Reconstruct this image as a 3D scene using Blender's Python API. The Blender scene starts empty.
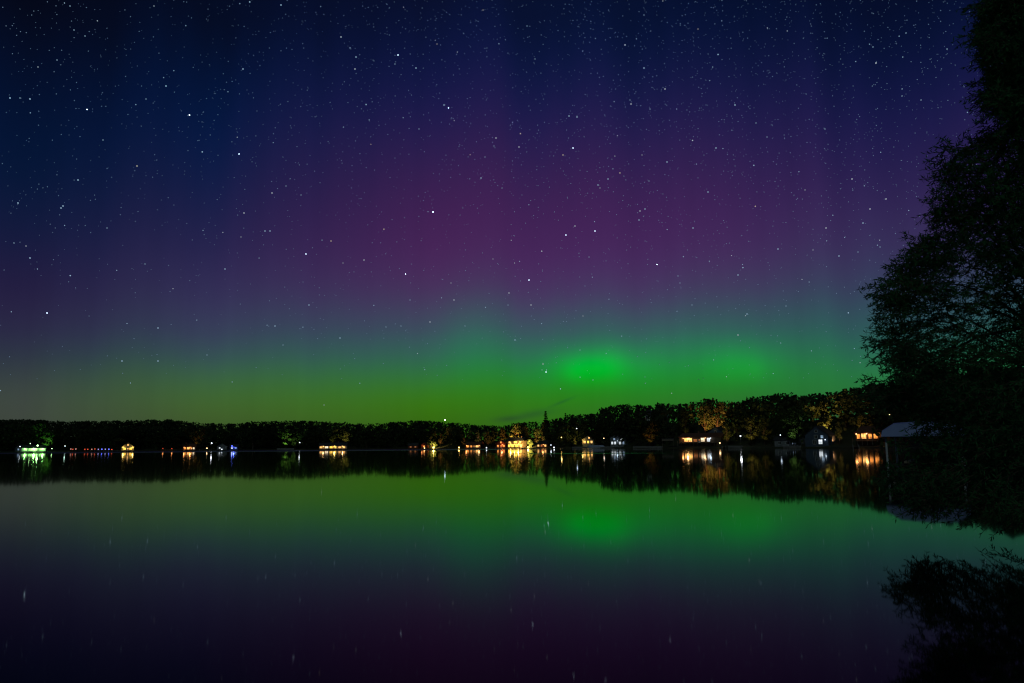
import bpy, math, random, bisect
from mathutils import Vector, Matrix, noise as mnoise
R = math.radians
random.seed(11)
scene = bpy.context.scene
col = scene.collection

# ------------------------------------------------------------------ camera
F_PX, CX, CY = 750.0, 512.0, 341.5
CAM_H = 1.4
PITCH = math.atan(105.25 / F_PX)
ROLL = R(-0.42)
cam_m = Matrix.Rotation(R(90) + PITCH, 4, 'X') @ Matrix.Rotation(ROLL, 4, 'Z')
cam = bpy.data.cameras.new('camera')
cam.sensor_width = 36.0
cam.lens = F_PX * 36.0 / 1024.0
cam.clip_start, cam.clip_end = 0.1, 40000
cam_o = bpy.data.objects.new('camera', cam)
col.objects.link(cam_o)
cam_o.matrix_world = Matrix.Translation((0, 0, CAM_H)) @ cam_m
scene.camera = cam_o


def ray(px, py):
    return (cam_m.to_3x3() @ Vector(((px - CX) / F_PX, -(py - CY) / F_PX, -1.0))).normalized()


def at(px, py, d):
    """world point seen at that place of the view, d metres away over the ground"""
    v = ray(px, py)
    k = d / math.hypot(v.x, v.y)
    return Vector((v.x * k, v.y * k, CAM_H + v.z * k))


def az_of(px):
    v = ray(px, 447)
    return math.atan2(v.x, v.y)


def hor_y(px):
    return 450.5 - px * 7.5 / 1024.0


# ------------------------------------------------------------------ world: night sky with aurora
def lin(c):
    return tuple(((v / 255.0) / 12.92 if v / 255.0 <= 0.04045 else ((v / 255.0 + 0.055) / 1.055) ** 2.4) for v in c)


SUN_EL, SUN_AZ = R(32), R(205)          # added fill light from behind the camera, a little to the left
SKY_ROWS = [0, 60, 120, 180, 240, 290, 330, 355, 375, 395, 415, 440]
SKY_COLS = {
    20: [(4, 7, 22), (3, 12, 38), (3, 18, 50), (5, 22, 55), (20, 26, 62), (36, 28, 64), (42, 40, 70), (44, 52, 68), (52, 62, 66), (60, 70, 64), (62, 70, 62), (58, 66, 58)],
    200: [(4, 10, 32), (3, 18, 52), (5, 24, 66), (18, 28, 70), (38, 34, 76), (52, 46, 86), (54, 62, 88), (52, 80, 82), (56, 96, 64), (62, 100, 48), (64, 92, 42), (56, 76, 40)],
    430: [(8, 14, 42), (10, 20, 62), (28, 26, 76), (52, 31, 78), (68, 33, 84), (72, 45, 92), (58, 76, 94), (48, 98, 84), (44, 114, 56), (52, 118, 20), (54, 110, 12), (48, 88, 18)],
    590: [(6, 16, 46), (10, 22, 64), (33, 28, 78), (54, 32, 80), (68, 35, 88), (72, 50, 98), (52, 90, 94), (34, 122, 74), (18, 140, 40), (38, 128, 22), (46, 110, 28), (46, 98, 30)],
    740: [(4, 14, 44), (10, 20, 60), (30, 27, 75), (50, 32, 80), (65, 37, 88), (66, 55, 94), (46, 92, 90), (36, 114, 70), (30, 126, 48), (38, 116, 38), (44, 102, 46), (46, 96, 46)],
    890: [(4, 12, 40), (8, 18, 56), (24, 24, 72), (42, 31, 78), (56, 44, 88), (52, 62, 90), (44, 86, 88), (40, 102, 80), (38, 116, 64), (38, 110, 56), (44, 98, 58), (44, 92, 56)],
}
world = bpy.data.worlds.new('World')
scene.world = world
world.use_nodes = True
nt = world.node_tree
nt.nodes.clear()
N = lambda t: nt.nodes.new(t)
L = nt.links.new


def wmath(op, a, b=None, c=None):
    n = N('ShaderNodeMath')
    n.operation = op
    for i, v in enumerate((a, b, c)):
        if v is None:
            continue
        if isinstance(v, (int, float)):
            n.inputs[i].default_value = v
        else:
            L(v, n.inputs[i])
    return n.outputs[0]


tc = N('ShaderNodeTexCoord')
sep = N('ShaderNodeSeparateXYZ')
L(tc.outputs['Generated'], sep.inputs[0])
az = wmath('ARCTAN2', sep.outputs[0], sep.outputs[1])
el = wmath('ARCSINE', wmath('MAXIMUM', sep.outputs[2], 0.0))
EL_MAX = R(50)
# faint vertical rays: the elevation scale is shaken a little along the azimuth
nz = N('ShaderNodeTexNoise')
nz.noise_dimensions = '1D'
nz.inputs['Scale'].default_value = 9.0
nz.inputs['Detail'].default_value = 2.0
L(az, nz.inputs['W'])
shake = wmath('MULTIPLY_ADD', wmath('SUBTRACT', nz.outputs[0], 0.5), 0.24, 1.0)
elf = wmath('MULTIPLY', wmath('DIVIDE', el, EL_MAX), shake)
prev = None
cols = sorted(SKY_COLS)
for i, cx in enumerate(cols):
    ramp = N('ShaderNodeValToRGB')
    cr = ramp.color_ramp
    cr.interpolation = 'B_SPLINE'
    stops = []
    for y, c in zip(SKY_ROWS, SKY_COLS[cx]):
        v = ray(cx, y)
        stops.append((max(0.0, math.asin(v.z) / EL_MAX), lin(c)))
    stops.sort()
    stops.append((1.0, tuple(0.75 * v for v in stops[-1][1])))
    while len(cr.elements) < len(stops):
        cr.elements.new(0.5)
    for e, (p, c) in zip(cr.elements, stops):
        e.position = p
    for e, (p, c) in zip(cr.elements, stops):
        e.color = (*c, 1)
    L(elf, ramp.inputs[0])
    if prev is None:
        prev = ramp.outputs[0]
    else:
        mr = N('ShaderNodeMapRange')
        mr.interpolation_type = 'LINEAR'
        mr.inputs['From Min'].default_value = az_of(cols[i - 1])
        mr.inputs['From Max'].default_value = az_of(cx)
        L(az, mr.inputs['Value'])
        mx = N('ShaderNodeMix')
        mx.data_type = 'RGBA'
        L(mr.outputs[0], mx.inputs[0])
        L(prev, mx.inputs[6])
        L(ramp.outputs[0], mx.inputs[7])
        prev = mx.outputs[2]


def blob(px, py, rx, ry, c, tilt=0.0):
    """one soft patch of aurora light, px wide and high"""
    global prev
    a0, e0 = math.atan2(ray(px, py).x, ray(px, py).y), math.asin(ray(px, py).z)
    da, de = wmath('SUBTRACT', az, a0), wmath('SUBTRACT', el, e0)
    de = wmath('MULTIPLY_ADD', da, -tilt, de)
    u = wmath('DIVIDE', da, rx / F_PX)
    v = wmath('DIVIDE', de, ry / F_PX)
    g = wmath('EXPONENT', wmath('MULTIPLY', wmath('ADD', wmath('MULTIPLY', u, u), wmath('MULTIPLY', v, v)), -1.0))
    sc = N('ShaderNodeVectorMath')
    sc.operation = 'SCALE'
    sc.inputs[0].default_value = c
    L(g, sc.inputs['Scale'])
    ad = N('ShaderNodeVectorMath')
    ad.operation = 'ADD'
    L(prev, ad.inputs[0])
    L(sc.outputs[0], ad.inputs[1])
    prev = ad.outputs[0]


blob(590, 367, 34, 15, (-0.014, 0.22, -0.014))
blob(574, 372, 11, 9, (0, 0.05, 0))
blob(612, 361, 14, 16, (0, 0.045, 0))
blob(640, 366, 34, 18, (0, 0.04, 0))
blob(690, 352, 60, 26, (0, 0.015, 0.004))
blob(756, 370, 12, 10, (0, 0.025, 0))
blob(738, 364, 34, 18, (-0.005, 0.10, -0.005))
blob(470, 345, 30, 40, (-0.004, 0.028, 0.0))
blob(440, 215, 95, 80, (0.003, 0.0, 0.001))
blob(640, 215, 130, 70, (0.004, 0.0, 0.001))

# thin night clouds low over the trees
for cp in ((562, 402, 11, 1.6, 0.38), (534, 414, 20, 4.0, 0.15), (508, 419, 14, 3, 0.05)):
    blob(cp[0], cp[1], cp[2], cp[3], (-0.006, -0.045, 0.006), cp[4])
# fine upright rays in the curtain
nr = N('ShaderNodeTexNoise')
nr.noise_dimensions = '1D'
nr.inputs['Scale'].default_value = 34.0
nr.inputs['Detail'].default_value = 3.0
L(az, nr.inputs['W'])
rays = wmath('MULTIPLY_ADD', wmath('SUBTRACT', nr.outputs[0], 0.5), 0.12, 1.0)
rs = N('ShaderNodeVectorMath')
rs.operation = 'SCALE'
L(prev, rs.inputs[0])
L(rays, rs.inputs['Scale'])
prev = rs.outputs[0]
cl = N('ShaderNodeVectorMath')
cl.operation = 'MAXIMUM'
L(prev, cl.inputs[0])
cl.inputs[1].default_value = (0, 0, 0)
bg = N('ShaderNodeBackground')
L(cl.outputs[0], bg.inputs['Color'])
bg.inputs['Strength'].default_value = 1.0
sky = N('ShaderNodeTexSky')
sky.sky_type = 'NISHITA'
sky.sun_disc = False
sky.sun_elevation = SUN_EL
sky.sun_rotation = SUN_AZ
bg2 = N('ShaderNodeBackground')
L(sky.outputs[0], bg2.inputs['Color'])
bg2.inputs['Strength'].default_value = 0.00025
adds = N('ShaderNodeAddShader')
L(bg.outputs[0], adds.inputs[0])
L(bg2.outputs[0], adds.inputs[1])
wo = N('ShaderNodeOutputWorld')
L(adds.outputs[0], wo.inputs['Surface'])

# ------------------------------------------------------------------ added fill light
sl = bpy.data.lights.new('night_fill', 'SUN')  # added as weak greenish fill for the willow and canopy, no moon seen
sl.energy = 0.18
sl.angle = R(0.5)
sl.color = (0.72, 1.0, 0.86)
so = bpy.data.objects.new('night_fill', sl)
col.objects.link(so)
sdir = Vector((math.sin(SUN_AZ) * math.cos(SUN_EL), math.cos(SUN_AZ) * math.cos(SUN_EL), math.sin(SUN_EL)))
so.rotation_euler = sdir.to_track_quat('Z', 'Y').to_euler()
so.location = (0, -20, 40)

vs = scene.view_settings
vs.view_transform = 'Standard'
vs.look = 'None'
vs.exposure = 0.0
vs.gamma = 1.0
vs.use_curve_mapping = False
scene.render.film_transparent = False
scene.cycles.use_denoising = True
scene.cycles.max_bounces = 6
scene.cycles.sample_clamp_indirect = 6.0
scene.cycles.use_adaptive_sampling = False
scene.cycles.filter_width = 1.2


# ------------------------------------------------------------------ materials
def pmat(name, c, rough=0.8, c2=None, scale=4.0, bump=0.0, vary=0.0, spec=0.3, detail=5.0):
    m = bpy.data.materials.new(name)
    m.use_nodes = True
    t = m.node_tree
    b = t.nodes['Principled BSDF']
    b.inputs['Roughness'].default_value = rough
    b.inputs['Specular IOR Level'].default_value = spec
    tcn = t.nodes.new('ShaderNodeTexCoord')
    nzn = t.nodes.new('ShaderNodeTexNoise')
    nzn.inputs['Scale'].default_value = scale
    nzn.inputs['Detail'].default_value = detail
    t.links.new(tcn.outputs['Object'], nzn.inputs['Vector'])
    mix = t.nodes.new('ShaderNodeMix')
    mix.data_type = 'RGBA'
    c2 = c2 or tuple(v * 0.6 for v in c)
    mix.inputs[6].default_value = (*c, 1)
    mix.inputs[7].default_value = (*c2, 1)
    mr = t.nodes.new('ShaderNodeMapRange')
    mr.inputs['From Min'].default_value = 0.35
    mr.inputs['From Max'].default_value = 0.65
    t.links.new(nzn.outputs[0], mr.inputs['Value'])
    t.links.new(mr.outputs[0], mix.inputs[0])
    out = mix.outputs[2]
    if vary:
        oi = t.nodes.new('ShaderNodeObjectInfo')
        hs = t.nodes.new('ShaderNodeHueSaturation')
        ma = t.nodes.new('ShaderNodeMath')
        ma.operation = 'MULTIPLY_ADD'
        ma.inputs[1].default_value = vary
        ma.inputs[2].default_value = 1 - vary / 2
        t.links.new(oi.outputs['Random'], ma.inputs[0])
        t.links.new(ma.outputs[0], hs.inputs['Value'])
        ma2 = t.nodes.new('ShaderNodeMath')
        ma2.operation = 'MULTIPLY_ADD'
        ma2.inputs[1].default_value = 0.06
        ma2.inputs[2].default_value = 0.47
        t.links.new(oi.outputs['Random'], ma2.inputs[0])
        t.links.new(ma2.outputs[0], hs.inputs['Hue'])
        t.links.new(out, hs.inputs['Color'])
        out = hs.outputs[0]
    t.links.new(out, b.inputs['Base Color'])
    if bump:
        bp = t.nodes.new('ShaderNodeBump')
        bp.inputs['Strength'].default_value = bump
        t.links.new(nzn.outputs[0], bp.inputs['Height'])
        t.links.new(bp.outputs[0], b.inputs['Normal'])
    return m


def emat(name, c, s, patchy=0.0, scale=1.2):
    m = bpy.data.materials.new(name)
    m.use_nodes = True
    t = m.node_tree
    b = t.nodes['Principled BSDF']
    b.inputs['Base Color'].default_value = (*[min(0.8, v) for v in c], 1)
    b.inputs['Emission Color'].default_value = (*c, 1)
    b.inputs['Emission Strength'].default_value = s
    b.inputs['Roughness'].default_value = 0.3
    if patchy:                                  # furniture and curtains behind the glass
        tcn = t.nodes.new('ShaderNodeTexCoord')
        nzn = t.nodes.new('ShaderNodeTexNoise')
        nzn.inputs['Scale'].default_value = scale
        t.links.new(tcn.outputs['Object'], nzn.inputs['Vector'])
        ma = t.nodes.new('ShaderNodeMapRange')
        ma.inputs['From Min'].default_value = 0.35
        ma.inputs['From Max'].default_value = 0.65
        ma.inputs['To Min'].default_value = s * (1 - patchy)
        ma.inputs['To Max'].default_value = s * (1 + patchy)
        t.links.new(nzn.outputs[0], ma.inputs['Value'])
        t.links.new(ma.outputs[0], b.inputs['Emission Strength'])
    m.cycles.emission_sampling = 'NONE'
    return m


def leaf_mat(name, c, c2, vary=0.5, scale=0.35):
    m = pmat(name, c, 0.7, c2, scale=scale, vary=vary, spec=0.2, detail=3)
    t = m.node_tree
    b = t.nodes['Principled BSDF']
    out = [n for n in t.nodes if n.type == 'OUTPUT_MATERIAL'][0]
    tr = t.nodes.new('ShaderNodeBsdfTranslucent')
    src = b.inputs['Base Color'].links[0].from_socket
    t.links.new(src, tr.inputs['Color'])
    mx = t.nodes.new('ShaderNodeMixShader')
    mx.inputs[0].default_value = 0.3
    t.links.new(b.outputs[0], mx.inputs[1])
    t.links.new(tr.outputs[0], mx.inputs[2])
    t.links.new(mx.outputs[0], out.inputs['Surface'])
    return m


M = {
    'leaf': leaf_mat('broadleaf foliage', (0.055, 0.07, 0.022), (0.022, 0.036, 0.011)),
    'pine': leaf_mat('pine needles', (0.03, 0.055, 0.025), (0.015, 0.03, 0.015)),
    'willow': leaf_mat('willow leaves', (0.04, 0.17, 0.045), (0.02, 0.09, 0.025), vary=0.2, scale=1.5),
    'bark': pmat('bark', (0.09, 0.065, 0.045), 0.9, (0.04, 0.03, 0.02), scale=3, bump=0.4),
    'soil': pmat('grassy ground', (0.045, 0.06, 0.02), 0.95, (0.03, 0.03, 0.015), scale=0.15, bump=0.2),
    'white': pmat('white siding', (0.62, 0.62, 0.6), 0.6, (0.5, 0.5, 0.48), scale=0.7),
    'cream': pmat('cream siding', (0.5, 0.42, 0.28), 0.7, (0.42, 0.35, 0.22), scale=0.7),
    'brown': pmat('brown siding', (0.16, 0.1, 0.06), 0.8, (0.1, 0.065, 0.04), scale=0.9),
    'red': pmat('barn red siding', (0.25, 0.06, 0.03), 0.8, (0.17, 0.04, 0.025), scale=0.9),
    'grey': pmat('grey siding', (0.22, 0.23, 0.24), 0.7, (0.15, 0.16, 0.17), scale=0.9),
    'blue': pmat('blue siding', (0.07, 0.095, 0.14), 0.7, (0.05, 0.07, 0.11), scale=0.9),
    'roof': pmat('asphalt shingles', (0.06, 0.06, 0.065), 0.9, (0.035, 0.035, 0.04), scale=2.0, bump=0.3),
    'roofred': pmat('reddish shingles', (0.16, 0.07, 0.04), 0.9, (0.1, 0.045, 0.03), scale=2.0, bump=0.3),
    'brick': pmat('chimney brick', (0.22, 0.1, 0.07), 0.9, (0.15, 0.07, 0.05), scale=3.0),
    'trim': pmat('white painted trim', (0.7, 0.7, 0.68), 0.5, (0.6, 0.6, 0.58), scale=1.5),
    'wood': pmat('weathered planks', (0.2, 0.16, 0.12), 0.85, (0.13, 0.1, 0.08), scale=1.5, bump=0.2),
    'stone': pmat('pale stone blocks', (0.24, 0.23, 0.2), 0.9, (0.14, 0.13, 0.12), scale=0.8, bump=0.4),
    'metal': pmat('galvanised steel', (0.45, 0.46, 0.48), 0.4, (0.33, 0.34, 0.36), scale=3.0),
    'dark': pmat('black painted metal', (0.03, 0.03, 0.03), 0.5, (0.02, 0.02, 0.02)),
    'vinyl': pmat('blue grey vinyl', (0.3, 0.36, 0.7), 0.6, (0.25, 0.31, 0.62), scale=0.8),
    'canvas': pmat('pale blue canvas', (0.4, 0.46, 0.6), 0.7, (0.32, 0.37, 0.5), scale=1.2),
    'alu': pmat('boat aluminium', (0.5, 0.5, 0.5), 0.35, (0.4, 0.4, 0.42), scale=1.0),
}
E = {
    'warm': emat('warm lit pane', (1.0, 0.5, 0.14), 1.5, 0.5),
    'yellow': emat('yellow lit pane', (1.0, 0.55, 0.07), 1.9, 0.5),
    'orange': emat('orange lit pane', (1.0, 0.34, 0.06), 1.1, 0.6),
    'dimorange': emat('dim orange pane', (1.0, 0.3, 0.08), 0.3, 0.5),
    'cream': emat('cream lit pane', (1.0, 0.78, 0.5), 1.2, 0.5),
    'white': emat('white lit pane', (0.85, 0.93, 1.0), 0.9, 0.4),
    'cool': emat('cool lit pane', (0.5, 0.7, 1.0), 0.4, 0.5),
    'greenish': emat('pale green lit pane', (0.45, 1.0, 0.3), 1.3, 0.4),
    'dark': pmat('dark window glass', (0.02, 0.02, 0.025), 0.1, spec=0.5),
    'bulb_white': emat('white bulb', (0.8, 0.9, 1.0), 3.5),
    'bulb_warm': emat('warm bulb', (1.0, 0.66, 0.3), 4.0),
    'bulb_yellow': emat('yellow bulb', (1.0, 0.68, 0.14), 8.0),
    'bulb_red': emat('red bulb', (1.0, 0.12, 0.05), 0.8),
    'bulb_pink': emat('pink bulb', (1.0, 0.45, 0.35), 0.7),
    'bulb_blue': emat('blue bulb', (0.12, 0.16, 1.0), 2.5),
    'bulb_violet': emat('violet bulb', (0.5, 0.45, 1.0), 0.9),
    'bulb_green': emat('green bulb', (0.55, 1.0, 0.4), 6.0),
}


# ------------------------------------------------------------------ mesh helpers
class MB:
    def __init__(self):
        self.v, self.f = [], []

    def quad(self, a, b, c, d):
        n = len(self.v)
        self.v += [tuple(a), tuple(b), tuple(c), tuple(d)]
        self.f.append((n, n + 1, n + 2, n + 3))

    def box(self, x0, x1, y0, y1, z0, z1):
        n = len(self.v)
        self.v += [(x, y, z) for z in (z0, z1) for y in (y0, y1) for x in (x0, x1)]
        for q in ((0, 2, 3, 1), (4, 5, 7, 6), (0, 1, 5, 4), (2, 6, 7, 3), (0, 4, 6, 2), (1, 3, 7, 5)):
            self.f.append(tuple(n + i for i in q))

    def tube(self, pts, radii, seg=7, cap=True):
        pts = [Vector(p) for p in pts]
        base = len(self.v)
        for i, p in enumerate(pts):
            d = (pts[min(i + 1, len(pts) - 1)] - pts[max(i - 1, 0)]).normalized()
            a = d.orthogonal().normalized() if i == 0 else (u - d * u.dot(d)).normalized()
            u = a
            b = d.cross(a)
            for k in range(seg):
                t = 2 * math.pi * k / seg
                self.v.append(tuple(p + (a * math.cos(t) + b * math.sin(t)) * radii[i]))
        for i in range(len(pts) - 1):
            for k in range(seg):
                k2 = (k + 1) % seg
                self.f.append((base + i * seg + k, base + i * seg + k2, base + (i + 1) * seg + k2, base + (i + 1) * seg + k))
        if cap:
            self.f.append(tuple(base + k for k in reversed(range(seg))))
            self.f.append(tuple(base + (len(pts) - 1) * seg + k for k in range(seg)))

    def ball(self, c, r, seg=8, rings=5, sz=1.0):
        base = len(self.v)
        self.v.append((c[0], c[1], c[2] - r * sz))
        for i in range(1, rings):
            ph = -math.pi / 2 + math.pi * i / rings
            for k in range(seg):
                t = 2 * math.pi * k / seg
                self.v.append((c[0] + r * math.cos(ph) * math.cos(t), c[1] + r * math.cos(ph) * math.sin(t), c[2] + r * sz * math.sin(ph)))
        self.v.append((c[0], c[1], c[2] + r * sz))
        top = len(self.v) - 1
        for k in range(seg):
            k2 = (k + 1) % seg
            self.f.append((base, base + 1 + k2, base + 1 + k))
            for i in range(rings - 2):
                a = base + 1 + i * seg
                self.f.append((a + k, a + k2, a + seg + k2, a + seg + k))
            a = base + 1 + (rings - 2) * seg
            self.f.append((a + k, a + k2, top))

    def mesh(self, name, mat):
        me = bpy.data.meshes.new(name)
        me.from_pydata(self.v, [], self.f)
        me.materials.append(mat)
        me.update()
        return me

    def build(self, name, mat, parent=None, smooth=False):
        me = self.mesh(name, mat)
        if smooth:
            me.polygons.foreach_set('use_smooth', [True] * len(me.polygons))
        return link(name, me, parent)


def link(name, data, parent=None):
    o = bpy.data.objects.new(name, data)
    col.objects.link(o)
    if parent:
        o.parent = parent
    return o


def tag(o, label=None, cat=None, group=None, kind=None):
    if label:
        o['label'] = label
    if cat:
        o['category'] = cat
    if group:
        o['group'] = group
    if kind:
        o['kind'] = kind
    return o


def empty(name, loc, rz=0.0, label=None, cat=None, group=None):
    o = link(name, None)
    o.location = loc
    o.rotation_euler = (0, 0, rz)
    o.empty_display_size = 0.5
    return tag(o, label, cat, group)


def copy_thing(src, loc, rz, s, label, group):
    r = src.copy()
    col.objects.link(r)
    r.location, r.rotation_euler, r.scale = loc, (0, 0, rz), s
    r['label'] = label
    if group:
        r['group'] = group
    elif 'group' in r:
        del r['group']
    for ch in src.children:
        c = ch.copy()
        col.objects.link(c)
        c.parent = r
    return r


def interp(tab, x):
    xs = [t[0] for t in tab]
    if x <= xs[0]:
        return tab[0][1]
    if x >= xs[-1]:
        return tab[-1][1]
    i = bisect.bisect(xs, x)
    a, b = tab[i - 1], tab[i]
    t = (x - a[0]) / (b[0] - a[0])
    return a[1] + (b[1] - a[1]) * t


def sstep(t):
    t = max(0.0, min(1.0, t))
    return t * t * (3 - 2 * t)


# ------------------------------------------------------------------ setting: land and lake
SHORE_PX = [(-60, 625), (0, 640), (200, 670), (420, 640), (500, 580), (560, 520), (640, 445), (720, 385), (800, 335), (870, 300), (925, 215), (1000, 140), (1024, 110)]
SHORE = [(-180, 3.5), (-160, 6), (-130, 30), (-100, 150), (-75, 300), (-50, 500), (-40, 600)]
SHORE += [(math.degrees(az_of(p)), d) for p, d in SHORE_PX]
SHORE += [(36.2, 70), (37.2, 20), (38.5, 11.5), (45, 9.5), (60, 7), (90, 5), (180, 3.5)]
SKYLINE = [(-60, 420), (0, 420), (15, 419), (60, 421.5), (100, 421), (150, 420), (165, 419.5), (200, 423), (230, 424), (262, 421), (310, 421), (350, 423), (375, 424), (410, 420.5), (440, 421), (455, 423), (480, 425),
           (500, 426), (520, 423), (545, 421), (560, 417), (580, 413.5), (595, 413), (602, 408), (615, 405), (632, 403.5), (650, 405), (665, 402.5), (690, 404), (700, 400), (712, 397.5), (730, 402), (738, 402.5),
           (752, 398), (770, 394.5), (785, 392.5), (800, 396), (815, 394.5), (832, 391.5), (850, 389.5), (870, 385), (890, 381), (915, 377), (960, 372), (1024, 366), (1060, 366)]


def shore_d(a):                       # a in radians
    return interp(SHORE, math.degrees(a))


def px_of(a):
    # inverse of az_of, good enough over the view
    lo, hi = -400.0, 1400.0
    for _ in range(40):
        m = (lo + hi) / 2
        if az_of(m) < a:
            lo = m
        else:
            hi = m
    return lo


def crest_h(a):
    px = px_of(max(R(-42), min(R(36), a)))
    px = max(-60, min(1060, px))
    d = shore_d(az_of(px)) + 90
    top = at(px, interp(SKYLINE, px), d).z
    hh = max(0.5, top - 14.0)
    dg = abs(math.degrees(a))
    if dg > 40 and a < 0:
        hh = max(1.0, hh * (1 - (dg - 40) / 90))
    if a > R(35):
        hh = 1.2 + max(0, hh - 1.2) * max(0.0, 1 - (math.degrees(a) - 35) / 2.0)
    return hh


CREST = [(d * 0.5, crest_h(R(d * 0.5))) for d in range(-360, 361)]


def land_z(a, r):
    s = r - shore_d(a)
    if s < 0:
        return max(-2.0, s * 0.3)
    z = 0.45 * sstep(s / 1.2) + min(s, 40) * 0.012
    z += interp(CREST, math.degrees(a)) * sstep((s - 10) / 85.0)
    if s > 140:
        z *= max(0.3, 1 - (s - 140) / 1500)
    return z


ss = [-6, -2, -0.8, 0, 0.3, 0.7, 1.2, 2.5, 5, 9, 14, 20, 28, 36, 45, 55, 65, 75, 85, 95, 110, 140, 200, 400, 900, 2000, 5000, 12000]
mb = MB()
azs = []
d = -180.0
while d < 180.0 - 1e-6:
    azs.append(d)
    d += 0.25 if -45 <= d < 45 else 1.0
for d in azs:
    a = R(d)
    D = shore_d(a)
    for s in ss:
        r = max(0.4 + 0.05 * (s + 6), D + s)
        z = land_z(a, r)
        if s > 2:
            z += 0.2 * mnoise.noise((r * math.sin(a) * 0.05, r * math.cos(a) * 0.05, 3.1)) * min(1, s / 30)
        mb.v.append((r * math.sin(a), r * math.cos(a), z))
n = len(ss)
for i in range(len(azs)):
    j = (i + 1) % len(azs)
    for k in range(n - 1):
        mb.f.append((i * n + k, i * n + k + 1, j * n + k + 1, j * n + k))
land = mb.build('ground', M['soil'], smooth=True)
tag(land, kind='structure')

wm = bpy.data.materials.new('lake water')
wm.use_nodes = True
t = wm.node_tree
b = t.nodes['Principled BSDF']
b.inputs['Base Color'].default_value = (0.0015, 0.003, 0.003, 1)
b.inputs['IOR'].default_value = 1.12
geo = t.nodes.new('ShaderNodeNewGeometry')
sp = t.nodes.new('ShaderNodeSeparateXYZ')
t.links.new(geo.outputs['Position'], sp.inputs[0])


def tmath(op, a, b_=None, c=None):
    nn = t.nodes.new('ShaderNodeMath')
    nn.operation = op
    for i, v in enumerate((a, b_, c)):
        if v is None:
            continue
        if isinstance(v, (int, float)):
            nn.inputs[i].default_value = v
        else:
            t.links.new(v, nn.inputs[i])
    return nn.outputs[0]


def tramp(v, a, b_, c, d_):
    nn = t.nodes.new('ShaderNodeMapRange')
    nn.inputs['From Min'].default_value = a
    nn.inputs['From Max'].default_value = b_
    nn.inputs['To Min'].default_value = c
    nn.inputs['To Max'].default_value = d_
    t.links.new(v, nn.inputs['Value'])
    return nn.outputs[0]


rad = tmath('SQRT', tmath('ADD', tmath('MULTIPLY', sp.outputs[0], sp.outputs[0]), tmath('MULTIPLY', sp.outputs[1], sp.outputs[1])))
# a light breeze ruffles the far water along the open shore, and in one thin cat's paw nearer by
band = tmath('MULTIPLY', tmath('MULTIPLY', tramp(rad, 370, 400, 0, 1), tramp(sp.outputs[0], -60, 60, 1, 0)), 1.0)
wn = t.nodes.new('ShaderNodeTexNoise')
wn.inputs['Scale'].default_value = 0.01
wn.inputs['Detail'].default_value = 3
t.links.new(geo.outputs['Position'], wn.inputs['Vector'])
paw = tmath('MULTIPLY', tmath('MULTIPLY', tramp(rad, 140, 146, 0, 1), tramp(rad, 152, 160, 1, 0)), tramp(wn.outputs[0], 0.52, 0.58, 0, 1))
rough = tmath('ADD', tmath('MULTIPLY_ADD', band, 0.33, 0.035), tmath('MULTIPLY', paw, 0.10))
t.links.new(rough, b.inputs['Roughness'])
mb = MB()
for i, r in enumerate((0, 60, 200, 450, 700, 1500, 4000)):
    pass
mb.quad((-3000, -3000, 0), (3000, -3000, 0), (3000, 3000, 0), (-3000, 3000, 0))
lake = mb.build('water', wm)
tag(lake, kind='structure')


# ------------------------------------------------------------------ trees
def unit_rand(rng):
    while True:
        v = Vector((rng.uniform(-1, 1), rng.uniform(-1, 1), rng.uniform(-1, 1)))
        if 0.05 < v.length < 1:
            return v.normalized()


def leaf_quad(mb, p, nrm, size, asp, rng):
    a = nrm.orthogonal().normalized()
    a = (Matrix.Rotation(rng.uniform(0, 6.28), 3, nrm) @ a) * size
    bb = nrm.cross(a).normalized() * size * asp
    mb.quad(p - a, p - bb * 0.9, p + a, p + bb)


def broadleaf(seed, H=14.0, wid=4.6, low=0.22, n=1900):
    rng = random.Random(seed)
    crown, trunk = MB(), MB()
    pts = [(0, 0, -0.6)]
    x = y = 0
    for i in range(1, 6):
        x += rng.uniform(-.18, .18)
        y += rng.uniform(-.18, .18)
        pts.append((x, y, H * 0.8 * i / 5))
    trunk.tube(pts, [0.34, 0.26, 0.22, 0.17, 0.1, 0.04], 6)
    blobs = []
    nb = rng.randint(15, 20)
    for i in range(nb):
        zf = low + (0.94 - low) * (i + rng.random() * 0.8) / nb
        ring = wid * (math.sin(math.pi * min(1, (zf - low + 0.10) / (1.10 - low)) ** 0.85)) * 0.72
        t_ = rng.uniform(0, 6.28)
        rr = ring * rng.uniform(0.35, 1.05)
        c = Vector((math.cos(t_) * rr, math.sin(t_) * rr, zf * H))
        r = rng.uniform(0.9, 1.7) * (wid / 4.6)
        blobs.append((c, r))
        s0 = Vector(pts[min(4, max(1, int((zf - 0.14) * 6)))])
        trunk.tube([s0, (s0 + c) / 2 + Vector((0, 0, -.25)), c], [0.1, 0.06, 0.02], 4, False)
    blobs.append((Vector((rng.uniform(-.6, .6), rng.uniform(-.6, .6), H * 0.93)), H * 0.065))
    tot = sum(r * r for c, r in blobs)
    for c, r in blobs:
        for k in range(int(n * r * r / tot)):
            d_ = unit_rand(rng)
            q = c + Vector((d_.x, d_.y, d_.z * 0.72)) * r * rng.uniform(0.55, 1.12)
            nn = (d_ + unit_rand(rng) * 0.9).normalized()
            leaf_quad(crown, q, nn, rng.uniform(0.20, 0.42), 0.65, rng)
    return trunk, crown


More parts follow.
